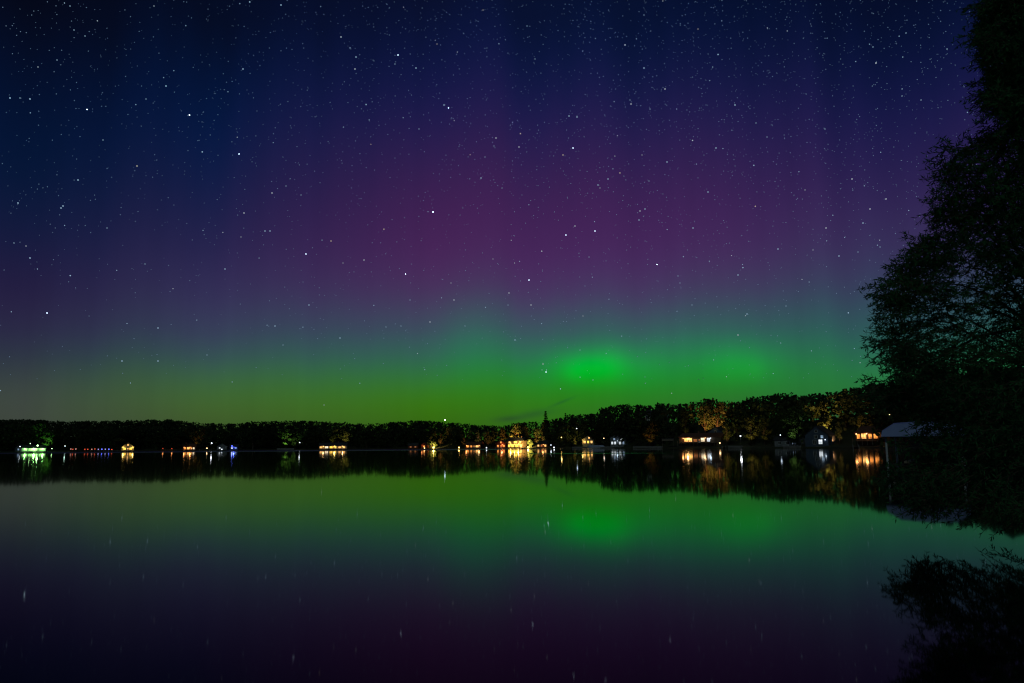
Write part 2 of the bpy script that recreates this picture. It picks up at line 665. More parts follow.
def conifer(seed, H=16.0, wid=2.6, n=1500, bare=0.15):
    rng = random.Random(seed)
    crown, trunk = MB(), MB()
    trunk.tube([(0, 0, -.6), (0.1, 0, H * .5), (0, 0, H)], [0.3, 0.2, 0.03], 6)
    whorls = 13
    for w in range(whorls):
        zf = bare + (0.97 - bare) * w / (whorls - 1)
        rad_ = wid * (1 - zf) ** 0.75 * rng.uniform(0.75, 1.15) + 0.15
        for k in range(6):
            t_ = k * 1.05 + rng.uniform(-.4, .4) + w
            ln = rad_ * rng.uniform(0.6, 1.15)
            tip = Vector((math.cos(t_) * ln, math.sin(t_) * ln, zf * H + ln * rng.uniform(-.25, .15)))
            root = Vector((0, 0, zf * H))
            trunk.tube([root, tip], [0.05, 0.01], 3, False)
            for j in range(max(3, int(n / whorls / 6 * (0.4 + 1.2 * ln / wid)))):
                u = rng.uniform(0.2, 1.05)
                q = root.lerp(tip, u) + unit_rand(rng) * 0.35
                leaf_quad(crown, q, (Vector((0, 0, 1)) + unit_rand(rng) * 0.8).normalized(), rng.uniform(.3, .5), 0.5, rng)
    return trunk, crown


PROTO = []
for i, args in enumerate(((1, 14, 4.6, .2), (2, 14, 5.4, .16), (3, 15, 4.0, .25), (4, 13, 5.0, .12), (5, 14, 4.4, .3))):
    tr, crn = broadleaf(args[0] * 7 + 3, *args[1:])
    PROTO.append(('broadleaf_tree', args[1], tr.mesh('trunk', M['bark']), crn.mesh('crown', M['leaf'])))
for i, args in enumerate(((11, 16, 2.6), (12, 17, 2.2))):
    tr, crn = conifer(*args)
    PROTO.append(('conifer_tree', args[1], tr.mesh('trunk', M['bark']), crn.mesh('crown', M['pine'])))
tr, crn = broadleaf(77, 5.0, 2.2, .05, 700)
PROTO.append(('shrub', 5.0, tr.mesh('stem', M['bark']), crn.mesh('foliage', M['leaf'])))


def tree(kind, loc, h, label, group=None, wide=1.0, rz=None):
    name, H, tm, cm = PROTO[kind]
    o = empty(name, loc, random.uniform(0, 6.28) if rz is None else rz, label, 'shrub' if name == 'shrub' else 'tree', group)
    s = h / H
    o.scale = (s * wide, s * wide, s)
    link(tm.name.split('.')[0], tm, o)
    link(cm.name.split('.')[0], cm, o)
    return o


def ground_at(px, s):
    a = az_of(px)
    r = shore_d(a) + s
    return Vector((math.sin(a) * r, math.cos(a) * r, land_z(a, r) - 0.1)), r


def tree_to(kind, px, s, top_py, label, group=None, wide=1.0, hmin=4.0, hmax=24.0):
    p, r = ground_at(px, s)
    top = at(px, top_py, r).z
    h = max(hmin, min(hmax, top - p.z))
    return tree(kind, p, h, label, group, wide)


# lit trees: (px, s, top py, kind, wide, label)
LIT = [
    (46, 25, 428, 0, 1.0, 'tree washed in green by the floodlight beside the bright green boathouse'),
    (55, 20, 427, 2, 0.9, 'tall faintly olive tree behind the green lit tree'),
    (103, 6, 442, 7, 1.0, 'pale little tree glowing beside the row of red and blue dock lights'),
    (136, 24, 433, 2, 1.0, 'grey green tree just behind the small cottage with the yellow gable'),
    (196, 28, 431, 4, 0.9, 'reddish lit tree rising behind the orange cottage'),
    (286, 10, 429, 0, 1.1, 'broad tree lit vivid green above the pale stone seawall'),
    (295, 14, 431, 3, 0.9, 'dimmer green lit tree with a white lamp at its foot'),
    (333, 26, 428, 2, 0.9, 'olive tree behind the middle of the long house with five lit windows'),
    (345, 28, 425, 4, 0.9, 'tall golden lit tree behind the end of the long house with five lit windows'),
    (412, 14, 431, 1, 0.8, 'dim brown tree beside the small red cottage light'),
    (434, 10, 440.5, 7, 0.9, 'bush blazing yellow around a bright lamp at the water'),
    (441, 16, 433, 2, 0.9, 'dim tree with reddish trunk behind the blazing yellow bush'),
    (464, 12, 436, 0, 0.8, 'small brown lit tree behind the yellow dock lamp'),
    (478, 32, 429, 2, 0.9, 'slim olive brown tree above the low orange cabin'),
    (488, 22, 431, 4, 0.9, 'slim amber tree between the orange cabin and the red cottage'),
    (516, 33, 423, 1, 1.1, 'broad tree glowing orange behind the brightest yellow house'),
    (529.5, 11, 439.5, 7, 1.1, 'round bush lit solid yellow next to the brightest yellow house'),
    (503, 34, 427, 2, 0.9, 'tall rust lit tree behind the red gabled cottage'),
    (525, 36, 426, 4, 0.9, 'tall rust lit tree between the brightest yellow house and the round yellow bush'),
    (537, 34, 429, 0, 0.9, 'amber tree beyond the round yellow bush'),
    (561, 14, 432, 3, 0.9, 'olive green tree beside the upper yellow lamp'),
    (575, 12, 434, 2, 0.8, 'slim yellow green tree left of the small yellow cottage'),
    (650, 14, 425, 0, 0.8, 'dim brown tree left of the long cabin with the glowing deck'),
    (686, 33, 408, 2, 0.8, 'slim ochre tree behind the left end of the long cabin'),
    (706, 48, 405, 1, 1.1, 'large orange lit oak behind the long cabin'),
    (719, 52, 406, 2, 1.0, 'tall orange brown tree behind the blue gabled roof'),
    (727, 17, 421, 4, 0.7, 'slender yellow tree at the right end of the long cabin'),
    (751, 17, 415, 3, 1.0, 'yellow green tree spotted with light above the white lamp post'),
    (765, 20, 418, 0, 0.9, 'dim yellow green tree right of the white lamp post'),
    (794, 14, 406, 1, 1.0, 'large dull green tree standing before the hill'),
    (782, 14, 412, 4, 0.9, 'dull olive tree left of the large dull green tree'),
    (826, 40, 399, 2, 1.0, 'brightly lit golden tree above the dim bluish gabled house'),
    (840, 20, 421, 4, 0.6, 'small tan lit tree right of the dim bluish gabled house'),
    (832, 27, 424, 2, 0.5, 'thin reddish lit tree at the corner of the dim bluish gabled house'),
    (863, 30, 414, 1, 0.7, 'rust lit tree above the orange windowed house'),
]
for px, s, ty, k, w, lab in LIT:
    if k == 7:
        tree_to(k, px, s, ty, lab, None, w, hmin=2.0)
    else:
        tree_to(k, px, s, ty, lab, None, w)

tree_to(5, 546, 50, 411, 'solitary spiky pine standing above the other treetops', None, 1.1, hmax=30)
tree_to(5, 566, 50, 413, 'small pointed spruce tip right of the solitary spiky pine', None, 0.8, hmax=30)

GL = 'dark trees on the low left shore'
GR = 'dark trees on the rising right hillside'
count = 0


def dark_row(s0, s1, step_m, lo, hi, x0=-20, x1=1050, jit=0.5):
    global count
    px = x0
    while px < x1:
        r = shore_d(az_of(px)) + (s0 + s1) / 2
        stp = step_m * F_PX / r
        p = px + random.uniform(-jit, jit) * stp
        s = random.uniform(s0, s1)
        px += stp
        if any(abs(p - l_[0]) < 8.0 * F_PX / r and s < l_[1] + 4 for l_ in LIT):
            continue
        left = p < 535
        k = random.choices(range(7), (3, 3, 2, 3, 2, 0.15 if left else .5, 0.1 if left else .3))[0]
        ty = interp(SKYLINE, p) + random.uniform(lo, hi)
        if left:
            tree_to(k, p, s, ty, 'dark leafy tree merging into the black wood along the low left shore', GL, random.uniform(1.3, 2.2))
        else:
            tree_to(k, p, s, ty, 'dark leafy tree standing unlit on the wooded hillside at the right', GR, random.uniform(1.05, 1.5))
        count += 1


dark_row(70, 100, 7.0, -0.8, 3.0)
dark_row(36, 58, 9.0, 3.5, 9.0)
dark_row(14, 24, 13.0, 7.0, 16.0)
print('dark trees', count)

# the wood behind and between, which reads as one black mass
wood = MB()
rng = random.Random(5)
px = -30.0
while px < 1060:
    a = az_of(px)
    for s in (18, 30, 46, 62, 84, 105):
        r = shore_d(a) + s + rng.uniform(-5, 5)
        aa = a + rng.uniform(-3, 3) / r
        z0 = land_z(aa, r)
        top = at(px, interp(SKYLINE, px) + (rng.uniform(-.3, 1.2) if s > 50 and px < 540 else rng.uniform(.2, 1.8) if s > 50 else rng.uniform(4, 11)), r).z
        h = max(3.5, min(19, top - z0))
        if s < 50 and any(abs(px - l_[0]) < 7.0 * F_PX / r and s < l_[1] + 4 for l_ in LIT):
            continue
        c0 = Vector((math.sin(aa) * r, math.cos(aa) * r, z0))
        for k in range(70 if px < 540 else 80):
            d_ = unit_rand(rng)
            zz = rng.random() ** .8
            q = c0 + Vector((d_.x * 4.4 * (1.1 - zz * .5), d_.y * 4.2, zz * h))
            leaf_quad(wood, q, unit_rand(rng), rng.uniform(.5, 1.1), .8, rng)
    px += 5.0 * F_PX / (shore_d(a) + 60)
wo_ = wood.build('woods', M['leaf'])
tag(wo_, 'black mass of woodland filling the far shore behind the houses', 'woodland', None, 'stuff')


# ------------------------------------------------------------------ lamps
def lamp_light(parent, loc, power, c, kind='POINT', rad_=0.15, aim=None, angle=100):
    ld = bpy.data.lights.new('glow', kind)
    ld.energy = power
    ld.color = c
    ld.shadow_soft_size = rad_
    if kind == 'SPOT':
        ld.spot_size = R(angle)
        ld.spot_blend = 0.6
    o = link('glow', ld, parent)
    o.location = loc
    if aim is not None:
        o.rotation_euler = (-Vector(aim)).to_track_quat('Z', 'Y').to_euler()
    return o


def lamp_post(px, s, py, bulb, power, c, label, r=0.28, group=None, post=True):
    """post lamp whose bulb is seen at px, py"""
    g, rr = ground_at(px, s)
    top = at(px, py, rr)
    h = max(0.5, top.z - g.z)
    o = empty('post_lamp', g, -az_of(px), label, 'lamp', group)
    m_ = MB()
    m_.tube([(0, 0, -.2), (0, 0, .15), (0, 0, h - r * 0.9)], [.09, .06, .05], 8)
    m_.build('post', M['dark'], o, True)
    m_ = MB()
    m_.ball((0, 0, h), r, 10, 6)
    m_.build('bulb', E[bulb], o, True)
    m_ = MB()
    m_.tube([(0, 0, h + r * .75), (0, 0, h + r * 1.05), (0, 0, h + r * 1.5)], [r * 1.1, r * .9, r * .1], 10)
    m_.build('cap', M['dark'], o)
    if power:
        lamp_light(o, (0, -r - .55, h), power * .3, c, rad_=.45)
    return o


def floodlight(px, s, px_t, py_t, s_t, power, c, label, angle=58):
    """an added, unseen spot on a stake, aimed up to brighten a tree"""
    g, rr = ground_at(px, s)
    g.z += 0.1
    gt, rt = ground_at(px_t, s_t)
    tgt = at(px_t, py_t, rt)
    o = empty('added_floodlight', g, 0, label, 'floodlight')
    d_ = (tgt - (g + Vector((0, 0, 1.0)))).normalized()
    m_ = MB()
    m_.tube([(0, 0, -.2), (0, 0, .92)], [.03, .03], 6)
    m_.build('stake', M['dark'], o)
    c0 = Vector((0, 0, 1.0))
    m_ = MB()
    m_.tube([c0 - d_ * .14, c0 - d_ * .1, c0 + d_ * .12], [.05, .13, .17], 10)
    m_.build('housing', M['dark'], o, True)
    m_ = MB()
    m_.tube([c0 + d_ * .125, c0 + d_ * .14], [.15, .15], 10)
    m_.build('lens', E['bulb_white'], o)
    lamp_light(o, c0 + d_ * .2, power * 6, c, 'SPOT', .1, d_, angle)
    return o


# ------------------------------------------------------------------ houses
def house(px, s, w, dep, h, roof_h, gable_front, wall, roof, wins, label, yaw=0.0, door=None, chimney=None, porch=None, base=None, roofmat=None, ov=0.5, lamps=(), name='house', cat='house'):
    """front wall at local y=0 facing the lake; wins: (x, z, w, h, pane)"""
    g, rr = ground_at(px, s)
    if base is not None:
        g.z = base
    ds = shore_d(az_of(px + 8)) - shore_d(az_of(px - 8))     # turn the front some way towards the line of the shore
    yaw += .55 * math.atan2(ds, (az_of(px + 8) - az_of(px - 8)) * rr)
    o = empty(name, g, -az_of(px) + yaw, label, cat)
    m_ = MB()
    m_.box(-w / 2, w / 2, 0, dep, -2.0, h)
    if gable_front:
        n_ = len(m_.v)
        m_.v += [(-w / 2, 0, h), (w / 2, 0, h), (0, 0, h + roof_h), (-w / 2, dep, h), (w / 2, dep, h), (0, dep, h + roof_h)]
        m_.f += [(n_, n_ + 1, n_ + 2), (n_ + 4, n_ + 3, n_ + 5)]
    else:
        n_ = len(m_.v)
        m_.v += [(-w / 2, 0, h), (-w / 2, dep, h), (-w / 2, dep / 2, h + roof_h), (w / 2, 0, h), (w / 2, dep, h), (w / 2, dep / 2, h + roof_h)]
        m_.f += [(n_ + 1, n_, n_ + 2), (n_ + 3, n_ + 4, n_ + 5)]
    m_.build('wall', M[wall], o)
    r_ = MB()
    th = 0.18
    lift = 0.03
    if gable_front:
        half, hy0, hy1 = w / 2, -ov, dep + ov
        k = roof_h / half
        for sg in (-1, 1):
            ex = sg * (half + ov)
            ez = h - ov * k
            pr = [(0, h + roof_h), (ex, ez)]
            pts = [(pr[0][0], pr[0][1] + lift), (pr[1][0], pr[1][1] + lift), (pr[1][0], pr[1][1] + lift + th), (pr[0][0], pr[0][1] + lift + th)]
            n_ = len(r_.v)
            r_.v += [(x, hy0, z) for x, z in pts] + [(x, hy1, z) for x, z in pts]
            r_.f += [(n_, n_ + 1, n_ + 2, n_ + 3), (n_ + 7, n_ + 6, n_ + 5, n_ + 4)] + [(n_ + i, n_ + 4 + i, n_ + 4 + (i + 1) % 4, n_ + (i + 1) % 4) for i in range(4)]
    else:
        half = dep / 2
        k = roof_h / half
        for sg in (-1, 1):
            ey = dep / 2 + sg * (half + ov)
            ez = h - ov * k
            pr = [(dep / 2, h + roof_h), (ey, ez)]
            pts = [(pr[0][0], pr[0][1] + lift), (pr[1][0], pr[1][1] + lift), (pr[1][0], pr[1][1] + lift + th), (pr[0][0], pr[0][1] + lift + th)]
            n_ = len(r_.v)
            r_.v += [(-w / 2 - ov, y, z) for y, z in pts] + [(w / 2 + ov, y, z) for y, z in pts]
            r_.f += [(n_ + 3, n_ + 2, n_ + 1, n_), (n_ + 4, n_ + 5, n_ + 6, n_ + 7)] + [(n_ + (i + 1) % 4, n_ + 4 + (i + 1) % 4, n_ + 4 + i, n_ + i) for i in range(4)]
    rf = r_.build('roof', M[roof], o)
    if chimney is not None:
        c_ = MB()
        cy_ = dep * 0.5
        c_.box(chimney - .35, chimney + .35, cy_ - .35, cy_ + .35, h + roof_h * 0.3, h + roof_h + 1.1)
        c_.box(chimney - .42, chimney + .42, cy_ - .42, cy_ + .42, h + roof_h + 1.1, h + roof_h + 1.25)
        c_.build('chimney', M['brick'], rf)
    for (x, z, ww, wh, e) in wins:
        f_ = MB()
        t_ = 0.1
        f_.box(x - ww / 2 - t_, x - ww / 2, -.08, .02, z - t_, z + wh + t_)
        f_.box(x + ww / 2, x + ww / 2 + t_, -.08, .02, z - t_, z + wh + t_)
        f_.box(x - ww / 2, x + ww / 2, -.08, .02, z + wh, z + wh + t_)
        f_.box(x - ww / 2 - .05, x + ww / 2 + .05, -.13, .02, z - t_, z)
        if ww > 1.0:
            f_.box(x - .03, x + .03, -.075, -.03, z, z + wh)
        fr = f_.build('window', M['trim'], o)
        p_ = MB()
        p_.box(x - ww / 2 + .002, x + ww / 2 - .002, -.045, -.015, z + .002, z + wh - .002)
        p_.build('pane', E[e], fr)
    if door is not None:
        dx, e = door
        d_ = MB()
        d_.box(dx - .5, dx + .5, -.06, -.004, 0.1, 2.15)
        dd = d_.build('door', M['trim'], o)
        p_ = MB()
        p_.box(dx - .35, dx + .35, -.075, -.062, 1.1, 2.0)
        p_.build('door_pane', E[e], dd)
    if porch:
        x0, x1, zp, deep, railed = porch
        p_ = MB()
        p_.box(x0, x1, -deep, -.09, zp - .18, zp)
        k = int((x1 - x0) / 2.5) + 1
        for i in range(k + 1):
            x = x0 + .1 + (x1 - x0 - .2) * i / k
            p_.box(x - .08, x + .08, -deep + .04, -deep + .2, -1.5, zp - .18)
            if railed:
                p_.box(x - .05, x + .05, -deep + .06, -deep + .16, zp, zp + 1)
        if railed:
            p_.box(x0, x1, -deep + .07, -deep + .15, zp + 1, zp + 1.08)
            p_.box(x0, x1, -deep + .09, -deep + .13, zp + .5, zp + .56)
        p_.build('porch_deck', M['wood'], o)
    for (x, z, e, power, c) in lamps:
        l_ = MB()
        l_.box(x - .07, x + .07, -.25, 0, z + .12, z + .18)
        l_.ball((x, -.3, z), .16, 8, 5)
        l_.build('porch_light', E[e], o)
        if power:
            lamp_light(o, (x, -.9, z - .1), power * .4, c, rad_=.4)
    return o


WARM, YEL, ORA, WHI, GRN, COO = (1, .6, .26), (1, .68, .18), (1, .38, .1), (.9, .95, 1), (.35, 1, .25), (.6, .8, 1)
# far left boathouse lit green
house(34, 5, 15, 7, 2.7, 1.8, False, 'white', 'roof', [(-5, .9, 1.8, 1.3, 'greenish'), (-2, .7, 2.2, 1.6, 'greenish'), (1.2, .7, 2.2, 1.6, 'greenish'), (4.5, .9, 1.8, 1.3, 'greenish')],
      'long white boathouse flooded with bright green light at the far left', door=(6.5, 'greenish'), lamps=((0, 2.3, 'bulb_green', 1500, GRN), (-5.5, 2.2, 'bulb_green', 500, GRN), (5.5, 2.2, 'bulb_green', 700, GRN)), name='boathouse', cat='boathouse')
house(21, 12, 7, 6, 3, 2, True, 'grey', 'roof', [(-1.5, 1, 1, 1.1, 'cool')], 'dim grey cottage left of the green boathouse')
house(128, 8, 8.5, 7, 3.2, 3.2, True, 'cream', 'roof', [(-2.2, .8, 1.6, 1.5, 'yellow'), (1.9, .8, 1.6, 1.5, 'yellow'), (0, 4.0, 1.0, 1.1, 'warm')],
      'small cottage with a yellow lit gable front beside the water', door=(0, 'warm'), lamps=((-3.4, 2.6, 'bulb_yellow', 260, YEL), (3.4, 2.6, 'bulb_yellow', 260, YEL)))
house(189.5, 10, 9.5, 7, 3.0, 2.2, False, 'brown', 'roofred', [(-3.4, .9, 1.5, 1.4, 'orange'), (-.9, .9, 1.8, 1.5, 'warm'), (3.2, .9, 1.2, 1.3, 'cream')],
      'brown cottage with orange windows and a reddish roof', door=(1.4, 'warm'), chimney=-2.5, lamps=((.4, 2.5, 'bulb_warm', 400, ORA), (-4.2, 2.4, 'bulb_warm', 200, ORA)), porch=(-4.7, 4.7, .3, 2.2, True))
house(222, 14, 8, 7, 3, 2.2, True, 'grey', 'roof', [(-1.8, 1, 1.1, 1.1, 'white'), (1.7, 1, .9, 1.1, 'dark')], 'grey cottage with one small white window between the white lamps')
house(234, 9, 6.5, 6, 2.8, 1.8, False, 'blue', 'roof', [(-1.6, .9, 1.2, 1.2, 'white'), (1.4, .9, 1.2, 1.2, 'cool')], 'small cottage lit by a vivid blue lamp', lamps=((0, 2.4, 'bulb_blue', 420, (.1, .16, 1)),))
house(333, 9, 23, 8, 3.0, 2.4, False, 'cream', 'roof', [(-10, .9, 1.8, 1.4, 'warm'), (-5.3, .9, 2.6, 1.5, 'cream'), (-1.6, .9, 2.2, 1.5, 'yellow'), (5.5, .9, 1.8, 1.3, 'warm'), (9.2, .9, 1.8, 1.3, 'warm')],
      'long low house with a row of five lit windows', door=(2.2, 'yellow'), chimney=4, lamps=((1.2, 2.5, 'bulb_yellow', 420, YEL), (-8, 2.5, 'bulb_warm', 250, WARM), (8, 2.5, 'bulb_warm', 200, WARM)), porch=(-11, 11, .3, 2.0, False))
house(413, 10, 8, 6, 2.8, 2, False, 'red', 'roof', [(-2, .9, 1.3, 1.0, 'dimorange'), (2, .9, 1.3, 1.0, 'dimorange')], 'low cottage with two dim red windows')
house(424, 14, 5, 5, 3, 2.2, True, 'red', 'roof', [(0, .9, 1.5, 1.4, 'orange')], 'narrow red cabin with a single orange window beside the yellow bush', lamps=((-1.6, 2.5, 'bulb_red', 60, ORA),))
house(473, 8, 13, 7, 2.8, 2.2, False, 'brown', 'roofred', [(-4.5, .8, 2.2, 1.4, 'orange'), (-1.5, .8, 1.5, 1.4, 'orange'), (3.6, .8, 2.4, 1.4, 'warm')], 'low cabin glowing orange red with a lamp at either end',
      door=(1, 'orange'), lamps=((-5.6, 2.2, 'bulb_warm', 160, ORA), (5.6, 2.2, 'bulb_warm', 220, WARM)))
house(501, 10, 9, 7, 3.4, 2.5, True, 'red', 'roofred', [(-2.6, .8, 1.5, 1.5, 'orange'), (2.4, .8, 1.5, 1.5, 'orange'), (0, 3.8, 1.2, 1.2, 'orange')], 'red gabled cottage left of the brightest yellow house',
      door=(0, 'orange'), lamps=((1.2, 2.6, 'bulb_warm', 420, (1, .3, .1)),))
house(515, 9, 13, 9, 5.6, 2.2, False, 'brown', 'roof', [(-5, .7, 1.9, 1.9, 'yellow'), (-1.9, .7, 2.4, 1.9, 'yellow'), (1.6, .7, 2.4, 1.9, 'yellow'), (5, .7, 1.5, 1.9, 'warm'), (-4.6, 3.6, 1.6, 1.3, 'warm'), (0.4, 3.6, 2.6, 1.3, 'yellow'), (4.6, 3.6, 1.3, 1.3, 'orange')],
      'two storey house blazing with yellow light, the brightest on the shore', chimney=3.5, lamps=((-3.4, 3.0, 'bulb_yellow', 700, YEL), (3.3, 3.0, 'bulb_yellow', 900, YEL), (0, 2.9, 'bulb_yellow', 300, YEL)), porch=(-6.5, 6.5, .3, 2.5, False))
house(542, 9, 9, 7, 2.9, 2.2, False, 'brown', 'roof', [(-3, .9, 1.4, 1.3, 'warm'), (-.4, .9, 1.2, 1.3, 'dimorange'), (2.8, .9, 1.4, 1.3, 'warm')], 'brown cottage with small amber windows right of the round yellow bush', lamps=((1.2, 2.4, 'bulb_warm', 200, ORA),))
house(588, 14, 9, 7, 3.4, 2.6, True, 'cream', 'roof', [(-2.4, 1.0, 1.6, 1.5, 'warm'), (.2, 1.0, 1.4, 1.5, 'yellow'), (2.8, 1.0, 1.4, 1.5, 'warm'), (1, 4.0, 1.1, 1.1, 'warm')], 'small yellow lit cottage above the covered pontoon boat',
      lamps=((-3.6, 2.8, 'bulb_warm', 300, YEL),), base=2.4)
house(618, 14, 11, 8, 5.2, 2.4, True, 'grey', 'roof', [(-4, 1.0, 1.2, 1.6, 'white'), (-2, 1.0, 1.2, 1.6, 'white'), (1.6, 1.0, 1.4, 1.8, 'white'), (4, 1.0, 1.2, 1.6, 'cool'), (-2.5, 3.6, 1.2, 1.2, 'cool'), (2.6, 3.6, 1.2, 1.2, 'white')],
      'grey two storey house with bluish white windows at the foot of the hill', base=1.5, lamps=((0, 3.1, 'bulb_white', 60, COO),))
house(655, 62, 13, 8, 3.4, 2.6, False, 'white', 'roof', [(-4, 1.2, 1.4, 1.3, 'dark'), (0, 1.2, 1.8, 1.4, 'dark'), (4, 1.2, 1.4, 1.3, 'dark')], 'pale house half hidden among trees on top of the hill', lamps=((2, 3.2, 'bulb_warm', 14, WARM),), base=at(655, 419.5, 500).z)
house(700, 11, 25, 9, 3.2, 2.0, False, 'brown', 'roofred', [(-8.2, .8, 1.9, 1.8, 'warm'), (-5.6, .8, 2.0, 1.8, 'warm'), (-2.6, .8, 2.2, 1.2, 'dimorange'), (1.8, .8, 2.1, 1.9, 'cream'), (5.2, .8, 1.8, 1.8, 'white')],
      'long cabin with a glowing cream deck and a row of warm windows', base=2.6, door=(-.2, 'dimorange'), chimney=-3, porch=(-12, 10, .2, 2.6, True),
      lamps=((-6.9, 2.5, 'bulb_warm', 420, WARM), (-9.8, 2.5, 'bulb_warm', 160, ORA), (3.4, 2.6, 'bulb_warm', 90, WARM), (6.6, 2.5, 'bulb_white', 60, COO)))
house(716, 24, 9, 6, 5.4, 2.6, True, 'blue', 'roof', [(0, 5.2, 1.0, 1.0, 'dark')], 'blue gabled cottage rising behind the long cabin', base=2.8)
house(786, 12, 11, 7, 3.2, 2.2, False, 'grey', 'roof', [(-3, 1.1, 1.2, 1.3, 'dark'), (1, 1.1, 1.5, 1.3, 'dark'), (3.9, 1.1, 1.2, 1.3, 'cool')], 'unlit grey cottage below the large dull green tree')
house(817, 11, 9.5, 8, 4.4, 3.6, True, 'blue', 'roof', [(1.6, .7, 1.5, 1.8, 'white'), (-.9, .7, 1.2, 1.6, 'dark'), (2.3, 3.1, 1.0, 1.1, 'cool'), (-.2, 3.1, 1.2, 1.2, 'dark'), (0, 5.5, .9, .9, 'dark')], 'dim bluish gabled house with one bright ground floor window',
      yaw=R(8), base=0.9, lamps=((3.6, 2.4, 'bulb_white', 8, COO),))
house(869, 9, 11, 8, 3.2, 2.3, False, 'brown', 'roofred', [(-4.2, 1.0, 1.3, 1.6, 'orange'), (-1.9, 1.0, 2.0, 1.8, 'warm'), (.9, 1.0, 1.4, 1.6, 'orange'), (3.2, 1.0, 1.6, 1.7, 'orange')], 'brown house with glowing orange windows beside the boat lift canopy',
      base=2.5, porch=(-5.5, 5.5, .2, 2.2, True), lamps=((-.4, 2.7, 'bulb_warm', 150, ORA), (-5.0, 2.7, 'bulb_warm', 90, ORA), (4.6, 2.7, 'bulb_warm', 90, ORA)))

# ------------------------------------------------------------------ lamps along the shore
lamp_post(20, 3, 446.5, 'bulb_white', 0, WHI, 'small white lamp left of the green boathouse', .3)
lamp_post(30, 3, 443.5, 'bulb_green', 0, GRN, 'tall pale lamp standing before the green boathouse roof', .25)
lamp_post(37.5, 2, 445.5, 'bulb_green', 600, GRN, 'brightest green white lamp in front of the green boathouse', .55)
lamp_post(52, 2, 448.5, 'bulb_green', 0, GRN, 'low green lamp right of the green boathouse', .25)
lamp_post(65, 3, 446, 'bulb_white', 60, (.5, 1, .7), 'pale lamp beside the first of the red dock lights', .28)
lamp_post(172, 2.0, 448.6, 'bulb_red', 80, ORA, 'dim red lamp on the railing left of the brown cottage', .3)
lamp_post(163, 2.0, 448.4, 'bulb_red', 60, ORA, 'end lamp of the dim red railing', .3)
lamp_post(207, 2, 448.2, 'bulb_warm', 40, WARM, 'low warm lamp right of the brown cottage', .42)
lamp_post(211.5, 6, 443.2, 'bulb_white', 160, WHI, 'high white lamp between the brown and the grey cottage', .5)
lamp_post(222, 2, 449.2, 'bulb_white', 10, (.7, .7, 1), 'low bluish white lamp before the grey cottage', .35)
lamp_post(232, 4, 446, 'bulb_blue', 180, (.12, .18, 1), 'vivid blue lamp in front of the blue lit cottage', .55)
lamp_post(299.5, 6, 442.5, 'bulb_white', 80, WHI, 'white lamp at the right end of the pale seawall', .38)
lamp_post(424.5, 2, 448.6, 'bulb_warm', 120, ORA, 'orange lamp at the water left of the yellow bush', .4)
lamp_post(433.5, 3, 447.4, 'bulb_yellow', 1600, YEL, 'intense yellow lamp inside the blazing bush', .7)
lamp_post(459, 3, 447.5, 'bulb_yellow', 120, YEL, 'round yellow lamp standing alone on the shore', .5)
lamp_post(486.5, 2, 449, 'bulb_white', 25, WHI, 'bluish white lamp between the orange cabin and red cottage', .42)
lamp_post(528, 2.5, 447, 'bulb_yellow', 900, YEL, 'yellow lamp in front of the round yellow bush', .45)
lamp_post(551, 4, 445, 'bulb_white', 30, WHI, 'upper white lamp right of the amber windowed cottage', .3)
lamp_post(554, 2, 447.6, 'bulb_white', 20, WHI, 'lower white lamp right of the amber windowed cottage', .34)
lamp_post(561.5, 12, 437.5, 'bulb_yellow', 260, YEL, 'high yellow lamp beside the olive green tree', .36)
lamp_post(577, 24, 428.5, 'bulb_white', 40, COO, 'high bluish white lamp up among the trees over the yellow cottage', .34)
lamp_post(604, 16, 438.3, 'bulb_warm', 30, WHI, 'lone white lamp between the yellow cottage and the bluish windowed house', .3)
lamp_post(720, 3, 443, 'bulb_warm', 60, WARM, 'low cream lamp below the right end of the long cabin', .32)
lamp_post(741, 9, 436, 'bulb_white', 320, WHI, 'white lamp post under the spotted yellow green tree', .32)
lamp_post(781, 5, 435, 'bulb_white', 20, COO, 'weak white lamp before the unlit grey cottage', .2)
lamp_post(892, 16, 414.5, 'bulb_warm', 5, WHI, 'faint far lamp high in the trees over the boat lift canopy', .12)

